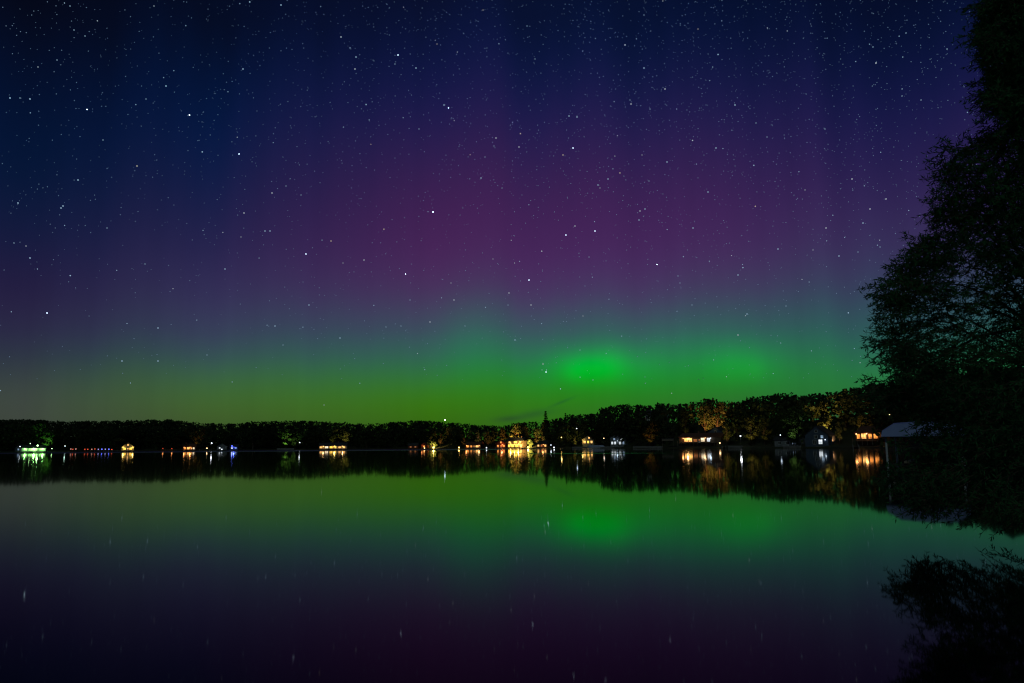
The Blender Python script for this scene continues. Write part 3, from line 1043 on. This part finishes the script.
# unseen floodlights, added to brighten the lit trees and bushes
FL = [
    (503, 23, 503, 434, 34, 4000, (1, .36, .08), 'added floodlight behind the red gabled cottage'),
    (525, 23, 525, 434, 36, 5000, (1, .4, .09), 'added floodlight in the grass behind the round yellow bush'),
    (432, 2.2, 434, 446.0, 10, 12000, YEL, 'added floodlight before the blazing yellow bush'),
    (530, 1.8, 529.5, 444.0, 11, 20000, YEL, 'added floodlight before the round yellow bush'),
    (49, 14, 46, 437, 25, 3000, (.25, 1, .15), 'added floodlight at the foot of the green lit tree'),
    (285, 2.5, 286, 436, 10, 3000, (.45, 1, .2), 'added floodlight at the foot of the vivid green tree'),
    (294, 4, 295, 438, 14, 900, (.5, 1, .3), 'added floodlight at the foot of the dimmer green tree'),
    (346, 18.5, 345, 432, 28, 2200, YEL, 'added floodlight at the foot of the tall golden tree'),
    (334, 18, 333, 434, 26, 600, YEL, 'added floodlight at the left end of the long house'),
    (196, 18.5, 196, 437, 28, 900, ORA, 'added floodlight at the foot of the reddish tree'),
    (440, 7, 441, 437, 16, 1800, ORA, 'added floodlight at the foot of the tree behind the yellow bush'),
    (461, 5, 464, 440, 12, 700, ORA, 'added floodlight behind the yellow dock lamp'),
    (478, 22, 478, 435, 32, 1400, WARM, 'added floodlight behind the orange cabin'),
    (490, 10, 488, 436, 22, 1800, ORA, 'added floodlight between the orange cabin and red cottage'),
    (513, 20, 516, 431, 33, 15000, (1, .38, .09), 'added floodlight behind the brightest yellow house'),
    (537, 24, 537, 436, 34, 4000, ORA, 'added floodlight at the foot of the amber tree'),
    (576, 6, 575, 439, 12, 900, YEL, 'added floodlight at the foot of the slim yellow green tree'),
    (649, 6, 650, 434, 14, 700, ORA, 'added floodlight at the foot of the dim brown tree'),
    (687, 21, 686, 414, 33, 700, YEL, 'added floodlight under the slim ochre tree'),
    (706, 34, 706, 414, 48, 9000, (1, .4, .1), 'added floodlight under the large orange oak'),
    (719, 39, 719, 415, 52, 6000, (1, .38, .12), 'added floodlight under the tall orange brown tree'),
    (728, 8, 727, 430, 17, 900, YEL, 'added floodlight under the slender yellow tree'),
    (752, 7, 751, 424, 17, 1300, YEL, 'added floodlight under the spotted yellow green tree'),
    (764, 9, 765, 426, 20, 500, YEL, 'added floodlight right of the white lamp post'),
    (793, 4, 794, 418, 14, 500, (.7, 1, .45), 'added floodlight under the large dull green tree'),
    (828, 26, 826, 411, 40, 7500, (1, .55, .16), 'added floodlight under the brightly lit golden tree', 48),
    (842, 12, 840, 429, 20, 700, WARM, 'added floodlight under the small tan tree'),
    (834, 21, 832, 432, 27, 350, ORA, 'added floodlight under the thin reddish tree'),
    (860, 19, 863, 422, 30, 1800, ORA, 'added floodlight at the corner of the orange windowed house'),
]
for f_ in FL:
    floodlight(*f_)

# ------------------------------------------------------------------ seawalls, docks, boat
def seawall(px0, px1, s, h, label, mat='stone'):
    a, ra = ground_at(px0, s)
    b_, rb = ground_at(px1, s)
    a.z = b_.z = -0.3
    d_ = b_ - a
    o = empty('seawall', a, math.atan2(d_.y, d_.x), label, 'seawall')
    m_ = MB()
    m_.box(0, d_.length, 0, .5, 0, h + .3)
    m_.build('wall_face', M[mat], o)
    m_ = MB()
    m_.box(-.05, d_.length + .05, -.08, .58, h + .302, h + .42)
    m_.build('coping', M['trim'], o)
    return o


seawall(277, 294, 0.2, 1.2, 'pale stone seawall below the vivid green tree')
seawall(572, 613, 0.2, .9, 'grey stone seawall behind the covered pontoon boat')
seawall(633, 662, 0.2, .8, 'long low stone seawall left of the long cabin')
seawall(728, 742, 0.2, .9, 'short stone seawall below the white lamp post')
seawall(783, 800, 0.2, .8, 'stone seawall before the unlit grey cottage')


def dock(px, length, w, label, s0=1.5, yaw=0.0, h=.75):
    g, rr = ground_at(px, s0)
    g.z = 0
    o = empty('dock', g, -az_of(px) + yaw, label, 'dock')
    m_ = MB()
    k = int(length / .5)
    for i in range(k):
        m_.box(-w / 2, w / 2, -i * .5 - .46, -i * .5, h - .08, h)
    m_.box(-w / 2 + .05, -w / 2 + .15, -length, 0, h - .25, h - .081)
    m_.box(w / 2 - .15, w / 2 - .05, -length, 0, h - .25, h - .081)
    m_.build('deck', M['wood'], o)
    for i in range(int(length / 3) + 1):
        for sx in (-1, 1):
            p_ = MB()
            x, y = sx * (w / 2 + .08), -min(length - .1, i * 3 + .3)
            p_.tube([(x, y, -2), (x, y, h + .5)], [.07, .07], 7)
            p_.build('post', M['metal'], o)
    return o


dock(46, 9, 2, 'low dock in front of the green boathouse')
dock(133, 8, 1.6, 'short dock below the yellow gabled cottage')
dock(201, 8, 1.6, 'short dock below the brown cottage')
dock(328, 9, 1.8, 'dock in front of the long house with five windows')
dock(497, 9, 1.8, 'dock in front of the red gabled cottage')
dock(724, 8, 1.6, 'dock right of the long cabin')
dock(856, 10, 1.8, 'dock left of the orange windowed house')
dl = dock(90, 22, 1.8, 'long low dock lined with small red and blue lights', yaw=R(86), s0=1.0)
for i, (px, py, e) in enumerate(((71, 449, 'pink'), (73, 449.3, 'red'), (76, 449, 'pink'), (85, 449.3, 'red'), (88, 449.3, 'red'), (92, 449.3, 'pink'), (95, 449, 'red'), (98.5, 449.3, 'violet'), (102, 449.2, 'blue'), (105.5, 449.2, 'violet'), (109, 449.2, 'blue'), (112, 449.5, 'red'))):
    g, rr = ground_at(px, 0.6)
    top = at(px, py, rr)
    txt = {'pink': ('small pinkish lamp in the row along the low dock', 'pink lamps along the low dock'), 'red': ('small red lamp in the row along the low dock', 'red lamps along the low dock'),
           'violet': ('small violet lamp in the row along the low dock', 'violet lamps along the low dock'), 'blue': ('small blue lamp in the row along the low dock', 'blue lamps along the low dock')}[e]
    o = empty('dock_light', (g.x, g.y, g.z), 0, txt[0], 'lamp', txt[1])
    h = max(.5, top.z - g.z)
    m_ = MB()
    m_.tube([(0, 0, -.3), (0, 0, h - .2)], [.05, .05], 6)
    m_.build('post', M['dark'], o)
    m_ = MB()
    m_.ball((0, 0, h), .42, 9, 6)
    m_.build('bulb', E['bulb_' + e], o, True)

# dim red railing
ga, _ = ground_at(162, 2.2)
gb, _ = ground_at(182, 2.2)
dv = gb - ga
o = empty('railing', ga, math.atan2(dv.y, dv.x), 'low wooden railing dimly lit red left of the brown cottage', 'railing')
m_ = MB()
for i in range(12):
    x = dv.length * i / 11
    m_.box(x - .06, x + .06, -.06, .06, -.3, 1.0)
m_.build('posts', M['wood'], o)
m_ = MB()
m_.box(-.1, dv.length + .1, -.075, .075, 1.0, 1.1)
m_.box(-.1, dv.length + .1, -.03, .03, .5, .6)
m_.build('rail', M['wood'], o)

# pontoon boat under a pale cover
g, rr = ground_at(596, -3.5)
g.z = 0
o = empty('pontoon_boat', g, -az_of(596) + R(6), 'pontoon boat under a pale blue cover moored at the stone seawall', 'boat')
for sy in (-1, 1):
    m_ = MB()
    m_.tube([(-5.4, sy * 1.0, .35), (-5, sy * 1.0, .22), (5, sy * 1.0, .22), (6, sy * 1.0, .5)], [.12, .36, .36, .1], 10)
    m_.build('pontoon', M['alu'], o, True)
m_ = MB()
m_.box(-5, 5.4, -1.4, 1.4, .58, .75)
m_.build('deck', M['alu'], o)
m_ = MB()
prof = [(-1.45, .752), (-1.45, 1.5), (-.9, 1.95), (0, 2.1), (.9, 1.95), (1.45, 1.5), (1.45, .752)]
xs = [-5.05, -4.2, -2, 0, 2, 4.2, 5.2]
for i, x in enumerate(xs):
    e_ = 0.55 if i in (0, len(xs) - 1) else (0.93 if i in (2, 4) else 1.0)
    for y, z in prof:
        m_.v.append((x, y, .752 + (z - .752) * e_))
k = len(prof)
for i in range(len(xs) - 1):
    for j in range(k - 1):
        m_.f.append((i * k + j, i * k + j + 1, (i + 1) * k + j + 1, (i + 1) * k + j))
m_.f += [tuple(range(k)), tuple(reversed(range((len(xs) - 1) * k, len(xs) * k)))]
m_.build('cover', M['canvas'], o, True)

# pale deck box and posts on the seawall left of the long cabin
g, rr = ground_at(668, 4)
g.z = at(668, 447, rr).z + 0.0
o = empty('boat_shelter', (g.x, g.y, .6), -az_of(668), 'small open shelter with a deep plank valance on thin posts beside the long cabin', 'shelter')
m_ = MB()
m_.box(-3.2, 3.2, 0, 4, 3.4, 4.4)
m_.build('valance', M['wood'], o)
m_ = MB()
m_.box(-3.4, 3.4, -.2, 4.2, 4.402, 4.55)
m_.build('roof', M['grey'], o)
for x in (-3.0, 3.0):
    for y in (.2, 3.8):
        m_ = MB()
        m_.box(x - .06, x + .06, y - .06, y + .06, -1.5, 3.4)
        m_.build('post', M['wood'], o)

# ------------------------------------------------------------------ boat lift canopy in the near water
DL = 44.0
pa = at(885, 440, DL)
w_l, dep_l = 3.4, 6.8
o = empty('boat_lift', (pa.x, pa.y, 0), -az_of(905) + R(-4), 'boat lift with a blue grey vinyl canopy on steel posts beside the overhanging willow', 'boat lift')
z_e, z_s, z_r = 1.85, 2.12, 2.55
m_ = MB()
prof = [(-.18, z_e), (-.12, z_s), (.45, z_r - .06), (1.7, z_r), (2.95, z_r - .06), (w_l + .12, z_s), (w_l + .18, z_e)]
ys = [0, .35, 2.2, 4.4, dep_l - .35, dep_l]
for i, y in enumerate(ys):
    for x, z in prof:
        dz = -.07 if i in (0, len(ys) - 1) else (.0 if i % 2 else -.03)
        m_.v.append((x, y, z + dz))
k = len(prof)
for i in range(len(ys) - 1):
    for j in range(k - 1):
        m_.f.append((i * k + j, (i + 1) * k + j, (i + 1) * k + j + 1, i * k + j + 1))
m_.f += [tuple(range(k)), tuple(reversed(range((len(ys) - 1) * k, len(ys) * k)))]
m_.build('canopy', M['vinyl'], o)
for x in (0, w_l):
    for y in (.5, dep_l - .5):
        m_ = MB()
        m_.tube([(x, y, -2.2), (x, y, z_e + .15)], [.055, .055], 10)
        m_.build('post', M['metal'], o, True)
for y in (.5, dep_l - .5):
    m_ = MB()
    m_.box(.06, w_l - .06, y - .05, y + .05, .28, .4)
    m_.build('cross_beam', M['dark'], o)
for x in (.9, w_l - .9):
    m_ = MB()
    m_.box(x - .12, x + .12, .3, dep_l - .3, .402, .52)
    m_.build('bunk', M['wood'], o)

# ------------------------------------------------------------------ overhanging willow at the right
OUT = [(-60, 992), (0, 984), (14, 974), (28, 963), (45, 968), (62, 975), (80, 976), (96, 970), (106, 976), (113, 1000), (122, 1003), (128, 984), (133, 967), (146, 962), (160, 936), (175, 934), (190, 936), (205, 932), (218, 924), (232, 914), (246, 900), (258, 896),
       (272, 886), (288, 870), (303, 866), (318, 878), (332, 884), (346, 872), (358, 874), (370, 884), (380, 878), (392, 868), (405, 884), (415, 906), (423, 922), (440, 924), (450, 902), (462, 894), (485, 888), (500, 892), (508, 905), (513, 935), (519, 960), (525, 990), (530, 1010), (533, 1040)]
rng = random.Random(21)
trunk_base = at(1118, 520, 14.2)
tree_o = empty('willow_tree', (trunk_base.x, trunk_base.y, land_z(az_of(1118), 14.2) - .2), 0, 'tall dark willow leaning over the water at the right edge, narrow leaves in sprays', 'tree')
ob = Vector(tree_o.location)
Ht = 12.0
tpts = [Vector((0, 0, 0)), Vector((-.1, .1, 1.5)), Vector((-.35, .1, 3.2)), Vector((-.5, -.1, 5.2)), Vector((-.5, 0, 7.5)), Vector((-.4, .1, 9.8)), Vector((-.3, 0, Ht))]
m_ = MB()
m_.tube(tpts, [.36, .27, .23, .19, .14, .09, .03], 10)
m_.build('trunk', M['bark'], tree_o, True)
foliage, limbs = MB(), MB()


def trunk_at(z):
    z = max(0.6, min(Ht - .3, z))
    for i in range(len(tpts) - 1):
        if tpts[i + 1].z >= z:
            return tpts[i].lerp(tpts[i + 1], (z - tpts[i].z) / (tpts[i + 1].z - tpts[i].z))
    return tpts[-1]


def add_leaf(p, d_, ln, wd):
    sd = d_.cross(unit_rand(rng))
    if sd.length < 1e-3:
        return
    sd = sd.normalized() * wd
    mid = p + d_ * ln * .45 + Vector((0, 0, -.004))
    foliage.quad(p, mid + sd, p + d_ * ln, mid - sd)


def spray(p, d_, size, nleaf):
    """a drooping twig with narrow leaves on both sides"""
    q = Vector(p)
    d_ = d_.normalized()
    n_seg = 5
    path = [Vector(q)]
    for i in range(n_seg):
        d_ = (d_ + Vector((0, 0, -.10)) + unit_rand(rng) * .16).normalized()
        q = q + d_ * size / n_seg
        path.append(Vector(q))
    limbs.tube(path, [.006, .005, .005, .004, .003, .002], 3, False)
    for i in range(nleaf):
        u = rng.uniform(.08, 1.0) * n_seg
        k_ = min(n_seg - 1, int(u))
        pt = path[k_].lerp(path[k_ + 1], u - k_)
        ax = (path[k_ + 1] - path[k_]).normalized()
        ld_ = (ax * rng.uniform(.4, .9) + unit_rand(rng) * .95 + Vector((0, 0, -.1))).normalized()
        add_leaf(pt, ld_, rng.uniform(.055, .1), rng.uniform(.0065, .0105))


def left_edge(py):
    return interp(OUT, py)


def gap_noise(p):
    return mnoise.noise((p.x * .9 + 4, p.y * .9, p.z * 1.1)) + .5 * mnoise.noise((p.x * 2.3, p.y * 2.3, p.z * 2.3))


nspray = 0
tries = 0
while nspray < 8200 and tries < 90000:
    tries += 1
    py = rng.uniform(-70, 528)
    le = left_edge(py)
    px = le + 9 + ((1200 - le) * rng.random() if rng.random() < .3 else (1035 - le) * rng.random())
    depth = 11.6 + 4.6 * rng.random()
    inn = min(1.0, (px - le) / 60.0)
    if px < le + 40:
        depth = 12.4 + 2.4 * rng.random()
    w = at(px, py, depth)
    if w.z < .17 or w.z < depth * 98 / F_PX - 1.4 + .10:
        continue
    g_ = gap_noise(w)
    if g_ < -.26 + .12 * (1 - inn) and rng.random() < .92:
        continue
    lp = w - ob
    ta = trunk_at(lp.z * .92 - .3)
    out = (lp - ta)
    out.z *= .35
    if out.length < .2:
        continue
    out = out.normalized() + unit_rand(rng) * .45
    if py > 470:
        out = out + Vector((0, 0, -.4))
    sz = rng.uniform(.22, .45)
    spray(lp - out.normalized() * sz * .8, out, sz, rng.randint(13, 21))
    nspray += 1
# sprays that stick out of the outline, as tufts
for (px, py, sz, n_) in ((990, 4, .5, 5), (968, 30, .6, 6), (972, 44, .5, 5), (978, 92, .6, 5), (968, 97, .55, 3), (968, 136, .6, 6), (940, 163, .6, 7), (938, 190, .5, 7), (930, 212, .5, 6), (915, 236, .5, 5), (900, 254, .5, 8), (888, 275, .55, 7), (874, 291, .6, 9), (872, 302, .6, 9), (876, 309, .5, 5),
                          (884, 330, .5, 4), (878, 350, .55, 6), (880, 358, .55, 5), (884, 380, .5, 6), (876, 393, .5, 6), (892, 480, .5, 8), (894, 492, .5, 8), (896, 470, .5, 7), (898, 455, .5, 6), (897, 503, .45, 7), (910, 509, .4, 6), (945, 516, .4, 6), (975, 522, .4, 6), (1000, 526, .35, 6)):
    for k in range(n_):
        dpt = 12.6 + rng.uniform(-.6, 1.2)
        w = at(px + sz * 52 + rng.uniform(2, 20), py + rng.uniform(-10, 10), dpt)
        d_ = (at(px - 30, py + rng.uniform(-16, 22), dpt) - w).normalized()
        if w.z > .24 and w.z > w.y * 1.04 * 98 / F_PX - 1.4 + .1:
            spray(w - ob, d_, sz * rng.uniform(.7, 1.05), rng.randint(12, 19))
# leafy clumps that give the outline its lumps
for i in range(100):
    py = rng.uniform(-40, 505)
    le = left_edge(py)
    cw = at(le + rng.uniform(4, 46), py, 12.3 + rng.uniform(-.5, 1.6))
    cr_ = rng.uniform(.18, .42)
    for k in range(int(9 + 30 * cr_)):
        d_ = unit_rand(rng)
        d_.z = d_.z * .7 + .1
        w = cw + d_ * cr_ * rng.uniform(.1, .6)
        if w.z > .3 and w.z > w.y * 1.04 * 98 / F_PX - 1.4 + .2:
            spray(w - ob, d_ + Vector((-.3, 0, 0)), rng.uniform(.16, .3), rng.randint(10, 16))
# limbs carrying the sprays
for i in range(90):
    py = rng.uniform(-60, 505)
    le = left_edge(py)
    px = le + 18 + rng.random() * (1170 - le) * .7
    w = at(px, py, 12 + 3.2 * rng.random()) - ob
    if w.z < .3:
        continue
    s0 = trunk_at(w.z * .75 - .6 if w.z > 2 else w.z + .9)
    mid = s0.lerp(w, .5) + Vector((0, 0, .25)) + unit_rand(rng) * .2
    q1 = s0.lerp(mid, .5) + unit_rand(rng) * .08
    q2 = mid.lerp(w, .5) + Vector((0, 0, .1)) + unit_rand(rng) * .1
    limbs.tube([s0, q1, mid, q2, w], [.05, .034, .022, .012, .004], 5, False)
limbs.build('branches', M['bark'], tree_o)
foliage.build('crown', M['willow'], tree_o)

# ------------------------------------------------------------------ stars
R_ST = 6000.0
PXM = R_ST / F_PX
star_mats = [emat('blue white starlight', (.5, .74, 1.0), .55), emat('white starlight', (.8, .88, 1.0), .5), emat('warm starlight', (1, .8, .62), .45), emat('bright starlight', (.62, .82, 1.0), 8.0)]
faint_mats = [emat('faint starlight', (.45, .66, 1.0), .3)]


def star_mesh(r, mat):
    m_ = MB()
    m_.ball((0, 0, 0), r, 8, 5)
    return m_.mesh('star', mat)


STAR = [star_mesh(PXM * r, m_) for r in (.38, .55) for m_ in star_mats[:3]]
BRIGHT = [star_mesh(PXM * .32, star_mats[3]), star_mesh(PXM * .45, star_mats[3]), star_mesh(PXM * .65, star_mats[3])]
NAMED = [
    (87, 109.5, 0, 'bright star at the end of the dipper handle, far upper left'),
    (189.5, 115, 1, 'bright double star at the bend of the dipper handle'),
    (239, 154, 0, 'bright star where the dipper handle meets its bowl side'),
    (306, 254, 0, 'star at the lower left corner of the dipper bowl'),
    (405.5, 274, 0, 'bright star at the lower right corner of the dipper bowl'),
    (433, 212, 1, 'warm white star at the upper right corner of the dipper bowl'),
    (398, 55, 0, 'bright close pair of stars near the top centre of the sky'),
    (448.5, 108, 0, 'bluish star below and right of the close pair near the top'),
    (47, 313, 0, 'lone bright star low in the violet sky at the left edge'),
    (445, 420, 2, 'big white star sitting just over the treetops above the yellow lamp'),
    (546, 372, 0, 'white star just left of the brightest green glow'),
    (529, 280, 0, 'star low in the purple sky above the green glow'),
    (566, 235, 0, 'left star of the pair in the purple sky right of centre'),
    (595, 231, 0, 'right star of the pair in the purple sky right of centre'),
    (657, 264.5, 0, 'white star alone at the lower right of the purple glow'),
    (573, 148, 0, 'bluish star in the upper purple sky right of centre'),
]
for px, py, k, lab in NAMED:
    o = link('star', BRIGHT[k])
    o.location = at(px, py, R_ST * math.cos(math.asin(ray(px, py).z)))
    tag(o, lab, 'star')
MEAS = [(70, 6), (57, 60), (166, 86), (74, 30), (85, 36), (20, 98), (18, 203), (14, 243), (26, 246), (107, 228), (137, 166), (103, 140), (241, 237), (272, 193), (286, 186), (265, 231), (243, 69), (281, 5), (154, 6), (146, 99), (78, 180), (61, 208), (38, 67), (10, 98), (30, 99),
        (419, 129), (496, 138), (494, 146), (485, 157), (519, 147), (563, 155), (481, 178), (502, 188), (301, 195), (331, 241), (410, 300), (454, 300), (451, 283), (509, 293), (508, 305), (531, 305), (575, 226), (598, 185), (589, 257), (583, 316), (515, 340), (401, 326), (386, 327), (430, 322), (465, 326), (340, 338), (493, 259), (364, 260), (343, 263),
        (395, 64), (341, 37), (355, 69), (356, 57), (444, 105), (527, 26), (535, 59), (644, 15), (698, 29), (644, 68), (665, 89), (569, 116), (577, 117), (630, 100), (631, 104), (483, 10), (437, 44), (416, 68), (735, 105), (756, 123), (767, 137), (825, 129), (650, 109), (667, 162), (716, 148), (642, 155),
        (608, 179), (600, 188), (649, 181), (708, 192), (639, 220), (640, 211), (645, 209), (693, 228), (778, 249), (813, 250), (826, 228), (863, 223), (870, 209), (852, 179), (805, 190), (886, 199), (738, 275), (678, 276), (680, 283), (692, 305), (786, 306), (747, 314), (839, 256), (858, 252), (880, 247),
        (127, 323.5), (225, 269), (207, 355), (275, 326), (158, 361), (122, 361), (324, 405), (145, 264), (30, 258), (63, 206), (270, 231), (244, 213), (283, 345), (309, 305), (158, 328), (542, 370), (593, 380), (580, 350), (543, 364), (738, 335), (906, 33), (873, 47), (947, 49), (970, 67), (921, 100), (902, 96), (876, 63)]
pts = list(MEAS)
rng = random.Random(8)
while len(pts) < 275:
    x, y = rng.uniform(0, 1024), 400 * rng.random() ** 1.2
    if rng.random() < .35 + .65 * (x / 1024):
        pts.append((x, y))
for px, py in pts:
    k = rng.choices(range(6), (8, 3, .6, 1.6, .8, .25))[0]
    if (px, py) in MEAS and rng.random() < .35:
        k = 3 + k % 3
    o = link('star', STAR[k])
    o.location = at(px, py, R_ST * math.cos(math.asin(ray(px, py).z)))
    tag(o, 'small faint star, one of many scattered over the night sky', 'star', 'small stars scattered over the sky')
dust = MB()
for i in range(9600):
    if i < 8000:
        x, y = rng.uniform(-10, 1034), 380 * rng.random() ** 1.12
        if rng.random() < (y - 180) / 260:
            continue
        if rng.random() > .3 + .7 * math.exp(-((x - 700) / 420) ** 2):
            continue
        v = ray(x, y)
    else:
        v = unit_rand(rng)
        v.z = abs(v.z)
        if v.y > .6:
            continue
    r = PXM * rng.choices((.22, .3, .42), (6, 4, 2))[0]
    p = Vector((0, 0, CAM_H)) + v * R_ST * 1.01
    n_ = len(dust.v)
    for q in ((r, 0, 0), (-r, 0, 0), (0, r, 0), (0, -r, 0), (0, 0, r), (0, 0, -r)):
        dust.v.append((p.x + q[0], p.y + q[1], p.z + q[2]))
    for a_, b_, c_ in ((0, 2, 4), (2, 1, 4), (1, 3, 4), (3, 0, 4), (2, 0, 5), (1, 2, 5), (3, 1, 5), (0, 3, 5)):
        dust.f.append((n_ + a_, n_ + b_, n_ + c_))
do = dust.build('stars', faint_mats[0])
tag(do, 'countless faintest stars sprinkled across the whole night sky', 'stars', None, 'stuff')
